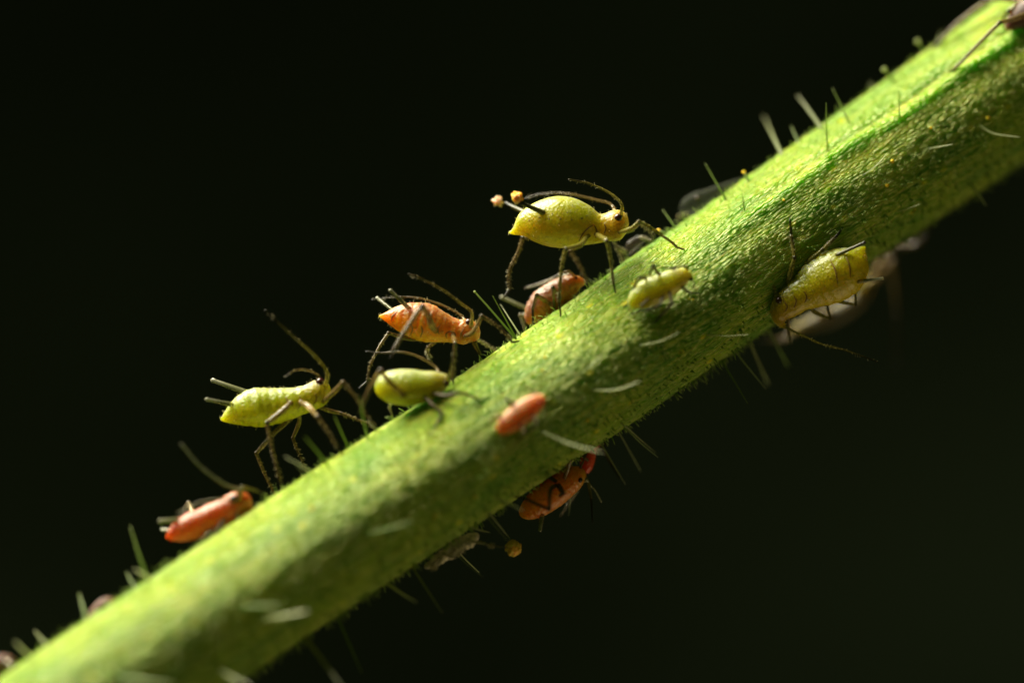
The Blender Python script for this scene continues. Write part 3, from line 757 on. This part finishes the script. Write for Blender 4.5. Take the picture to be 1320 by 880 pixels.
# 8 yellow-green one hanging head down at the lower side
make_aphid('green_aphid', 'yellow-green aphid clinging head-down to the stem side, pale line along its back', (930, 260, 4.0), -4,
    [(742, 232, 5), (732, 240, 16), (718, 262, 42), (690, 300, 92), (636, 348, 128), (565, 392, 136), (490, 432, 122), (430, 466, 98), (385, 493, 84), (345, 522, 80), (312, 552, 70), (294, 584, 50), (298, 618, 30), (318, 648, 14)],
    'yellow', bw=0.8, dorsal=(-0.6, -0.1, 0.75), seg=0.05, wrinkle=0.035, sutures=[[(430, 520), (440, 490), (425, 460)], [(375, 545), (385, 510), (370, 485)], [(330, 565), (338, 540), (325, 515)], [(560, 300), (585, 350), (600, 420)], [(640, 280), (660, 330), (665, 390)]], legmat='leg_olive', eyes=[(297, 508, 15)],
    ant=[([(322, 645), (420, 690), (520, 735), (620, 760), (720, 793), (805, 826)], 5, 12, 1.7, 'leg_olive'), ([(290, 490), (262, 430), (200, 445), (108, 469)], 6, 18, 2.6, 'leg_olive')],
    corn=[((600, 275), (740, 209), 16, 22, 2.0, 'corn_dark', None), ((690, 400), (832, 396), 10, 4, 2.2, 'corn_pale', None)],
    legs=[([(355, 450), (345, 412), (376, 288), (358, 180), (350, 105)], 2, 3, (-6, 18, -6), 3.0, 'leg_olive'), ([(450, 370), (430, 330), (520, 250), (580, 180), (610, 130)], 2, 3, (-10, 10, -16), 3.2, 'leg_olive'),
          ([(600, 480), (580, 508), (692, 530), (688, 440)], 2, 3, (-14, -20, -20), 1.9, None, False), ([(480, 530), (470, 562), (560, 602), (545, 530)], 2, 3, (-12, -20, -30), 2.2, None, False),
          ([(345, 600), (347, 660), (350, 722)], 1, 2, (-10, -20, -60), 2.0, 'leg', False)])

# 9 red one low on the stem
make_aphid('red_aphid', 'red aphid with a long pale antenna swept back, crouching on the stem edge', (190, 560, 5.5), 84,
    [(132, 725, 5), (142, 722, 18), (165, 714, 42), (230, 682, 80), (320, 646, 98), (410, 608, 98), (500, 568, 95), (580, 525, 92), (640, 490, 90), (690, 482, 74), (724, 510, 40), (738, 528, 10)],
    'red', bw=0.85, seg=0.08, wrinkle=0.05, hairy=False, eyes=[(614, 457, 26)],
    ant=[([(655, 415), (640, 390), (560, 360), (440, 280), (340, 190), (240, 65)], 10, 25, 2.7, 'corn_pale'), ([(600, 450), (560, 458), (450, 464), (340, 490), (210, 556)], 25, 28, 1.3, 'corn_pale')],
    corn=[((210, 605), (88, 612), 5, 10, 3.0, 'corn_pale', None), ((165, 680), (104, 672), -12, -20, 2.6, 'corn_pale', None), ],
    legs=[([(660, 470), (672, 372), (780, 402), (885, 452)], 1, 2, (10, 10, -5), 2.8, 'leg_olive'), ([(470, 670), (400, 735), (320, 768), (268, 830)], 1, 2, (10, 15, 0), 2.4, 'leg_pale'), ([(560, 600), (480, 700), (430, 770), (410, 790)], 1, 2, (15, 20, 10), 2.2, 'leg_dark'),
          ([(320, 560), (292, 482), (262, 520), (258, 540)], 1, 2, (-30, -50, -50), 3.2, 'leg', False), ([(640, 560), (640, 620), (660, 650)], 1, 2, (12, 15, 0), 2.0, 'leg_dark')])

# 10 and 11 below the stem
make_aphid('orange_aphid', 'amber-orange aphid hanging beneath the stem, dark bent leg folded across its body', (640, 550, 5.87), 2,
    [(183, 676, 14), (195, 664, 42), (230, 640, 72), (300, 590, 102), (380, 532, 114), (460, 472, 116), (540, 414, 106), (600, 375, 88), (640, 360, 64), (668, 360, 36), (680, 362, 10)],
    'amber_body', bw=0.8, dorsal=(0.5, -0.2, -0.8), seg=0.05, wrinkle=0.03, legmat='leg', eyes=[(632, 401, 17)], hairy=False,
    corn=[((352, 690), (330, 782), 8, 8, 2.6, 'corn_pale', None)],
    ant=[([(665, 385), (700, 430), (745, 480), (795, 568)], 0, -20, 2.2, 'corn_pale'), ([(640, 300), (660, 250), (665, 190)], 5, 5, 1.4, 'leg_dark')],
    legs=[([(420, 395), (408, 480), (400, 622), (310, 590), (232, 556), (150, 548)], 2, 4, (60, 66, 50), 2.6, 'leg_dark'), ([(480, 430), (505, 500), (480, 520)], 1, 2, (60, 70, 50), 3.0, 'leg_dark', False),
          ([(560, 480), (608, 482), (545, 580), (490, 668)], 1, 2, (-30, -40, -50), 2.8, 'leg_pale', False), ([(655, 400), (690, 402), (718, 540), (726, 712)], 1, 2, (0, -5, -5), 2.4, 'leg_olive', False),
          ([(420, 380), (385, 370), (350, 400), (330, 430)], 1, 2, (30, 20, 0), 2.2, 'leg_dark'), ([(520, 340), (560, 250), (600, 250), (630, 300)], 1, 2, (30, 30, 10), 2.6, 'leg')])
make_aphid('red_aphid', 'slender scarlet aphid head-up under the stem, touching the amber-orange one', (640, 550, 5.87), -34,
    [(684, 350, 14), (680, 325, 36), (684, 280, 52), (694, 225, 56), (714, 175, 48), (740, 145, 38), (768, 122, 26), (785, 108, 8)],
    'crimson', bw=0.8, dorsal=(0.9, 0, -0.3), seg=0.03, wrinkle=0.02, hairy=False,
    ant=[([(770, 120), (810, 90), (860, 48)], 5, 10, 2.6, 'leg'), ([(775, 130), (815, 120), (825, 145)], 5, 5, 2.2, 'leg')],
    legs=[([(650, 250), (630, 180), (620, 140)], 1, 2, (20, 25, 20), 2.0, 'leg'), ([(690, 280), (665, 230), (668, 150)], 1, 2, (30, 35, 25), 1.8, 'leg_dark'), ([(750, 190), (800, 160), (860, 270), (930, 390)], 1, 2, (0, -5, -10), 2.4, 'leg', False)])

# 12 shed skin and the golden grain stuck to it
make_aphid('shed_skin', 'crumpled pale brown shed skin stuck beneath the stem, one leg reaching a golden grain', (533, 655, 8.25), 34,
    [(115, 628, 10), (140, 618, 28), (200, 585, 48), (300, 520, 64), (400, 450, 72), (500, 392, 74), (590, 335, 70), (650, 300, 56), (686, 290, 30), (700, 290, 8)],
    'skin', bw=0.7, dorsal=(0.5, -0.3, -0.7), seg=0.16, wrinkle=0.08, crumple=0.42, legmat='leg_pale', hairy=True, cat='shed skin', group='shed aphid skins', bodyname='husk',
    legs=[([(660, 350), (720, 362), (770, 378), (860, 402), (985, 412)], 2, 3, (10, 12, 10), 1.5, None, False), ([(380, 500), (440, 520), (520, 450), (560, 420)], 1, 2, (20, 24, 20), 1.6, None, False),
          ([(300, 480), (260, 600), (220, 630)], 1, 2, (25, 30, 25), 1.5, None, False), ([(240, 510), (200, 600), (190, 630)], 1, 2, (22, 26, 22), 1.4, None, False), ([(420, 420), (380, 500), (330, 480)], 1, 2, (35, 40, 30), 1.4, None, False)])
gp = P(661.5, 706.5, 20)
g_ = root('resin_grain', gp, 'rough golden grain held at the end of the shed skin leg', 'grain')
mb = MB(); ball(mb, gp, 9.6 / S, 40, 28, 0.22); build('grain_body', mb, M['gold'], g_)
for k in range(46):
    d = Vector((rng.gauss(0, 1), rng.gauss(0, 1), rng.gauss(0, 1))).normalized(); mb = MB()
    ball(mb, gp + d * 9.0 / S, rng.uniform(1.6, 2.8) / S, 7, 5, 0.2); build('granule', mb, M['gold'], g_)

# 13 at the top right corner
make_aphid('brown_aphid', 'blurred brownish aphid with long dark legs stretched along the upper stem end', (1180, 0, 8.0), -78,
    [(930, 300, 12), (960, 270, 60), (1020, 225, 95), (1110, 165, 130), (1220, 100, 150), (1340, 30, 150), (1450, -40, 120), (1540, -90, 70), (1590, -120, 14)],
    'brown', bw=0.85, seg=0.04, wrinkle=0.02, hairy=False, dorsal=(-0.5, 0, 0.8), eyes=[(1530, -110, 26)],
    ant=[([(1520, -120), (1400, -200), (1250, -230)], 0, 0, 2.2, 'leg')],
    legs=[([(1200, 40), (900, -20), (730, 20), (450, 270), (230, 540), (215, 580)], 2, 4, (-30, -50, -60), 3.6, 'leg'), ([(1150, 150), (1010, 200), (870, 235), (620, 540), (420, 800), (395, 840)], 2, 4, (20, 30, 0), 3.0, 'leg'),
          ([(1100, 60), (960, 120), (880, 80), (850, 60)], 1, 2, (0, 5, 0), 2.8, 'leg'), ([(1300, 100), (1250, 260), (1180, 350)], 1, 2, (20, 30, 10), 2.8, 'leg'), ([(1400, 40), (1420, 220), (1380, 300)], 1, 2, (20, 30, 10), 2.8, 'leg')])

# 14 pale tan one far behind the head-down aphid
make_aphid('tan_aphid', 'very blurred pale tan aphid on the far underside, behind the head-down green one', (930, 260, 4.0), -230,
    [(780, 400, 10), (765, 430, 30), (725, 490, 44), (660, 545, 52), (580, 590, 54), (500, 620, 48), (440, 640, 36), (380, 655, 20), (360, 660, 8)],
    'tan', bw=0.85, hairy=False, dorsal=(0.3, 0, -0.9), legmat='leg_pale',
    ant=[([(370, 680), (300, 712), (200, 712)], 0, 0, 2.6, 'leg')],
    legs=[([(760, 440), (880, 225), (1000, 250), (1060, 240), (1140, 60)], 1, 3, (0, 0, 10), 4.6, 'leg'), ([(700, 450), (760, 330), (800, 260), (830, 220)], 1, 2, (10, 10, 10), 3.4, 'leg_olive', True),
          ([(640, 600), (880, 300), (905, 560), (905, 840)], 1, 2, (-20, -40, -60), 3.4, 'leg', False), ([(560, 560), (500, 600), (520, 520)], 1, 2, (10, 20, 20), 3.0, 'leg', True)])

# 15 clear shed skin behind the upper edge
make_aphid('shed_skin', 'clear grey shed skin with one black eye spot, domed over the upper stem edge', (840, 160, 4.4), -92,
    [(165, 520, 8), (180, 497, 34), (208, 470, 54), (260, 442, 62), (330, 412, 52), (400, 375, 38), (470, 338, 24), (520, 310, 8)],
    'skin_clear', bw=0.8, dorsal=(-0.5, 0, 0.8), seg=0.03, wrinkle=0.02, crumple=0.03, hairy=False, cat='shed skin', group='shed aphid skins', bodyname='husk', eyes=[(258, 420, 11)],
    legs=[([(200, 490), (150, 520), (140, 560)], 1, 2, (0, 0, 0), 1.4, 'leg_pale')])

# 16-18 little ones mostly hidden behind the upper edge
make_aphid('brown_aphid', 'small blurred orange-brown aphid peeping over the lower stem edge between stubby hairs', (4, 726, 5.5), 126,
    [(600, 430, 8), (620, 405, 30), (660, 350, 46), (710, 300, 50), (755, 275, 42), (785, 270, 24), (795, 270, 6)], 'brown', bw=0.85, hairy=False, dorsal=(-0.5, 0, 0.8),
    legs=[([(760, 300), (820, 290), (880, 215)], 1, 2, (10, 15, 10), 3.4, 'leg_pale', False)])
make_aphid('brown_aphid', 'faint blurred brown aphid at the very lowest end of the stem', (0, 720, 5.5), 160,
    [(-120, 800, 8), (-90, 775, 40), (-30, 745, 52), (30, 725, 50), (80, 715, 30), (100, 712, 6)], 'brown', bw=0.85, hairy=False, dorsal=(-0.5, 0, 0.8),
    legs=[([(60, 730), (90, 760), (80, 790)], 1, 2, (10, 15, 10), 3.2, 'leg_pale')])
make_aphid('shed_skin', 'dull grey-brown shed skin crumpled behind the stem below the tall aphid head', (740, 220, 7.33), -62,
    [(490, 790, 10), (510, 765, 40), (545, 715, 52), (585, 675, 50), (620, 650, 42), (660, 630, 26), (690, 610, 8)], 'husk', bw=0.8, crumple=0.22, hairy=False, dorsal=(-0.5, 0, 0.8),
    cat='shed skin', group='shed aphid skins', bodyname='husk', legs=[([(480, 780), (420, 730), (380, 690)], 1, 2, (0, 5, 5), 3.0, 'leg_pale', False), ([(640, 640), (720, 660), (740, 690)], 1, 2, (0, 5, 5), 2.6, 'leg_pale')])
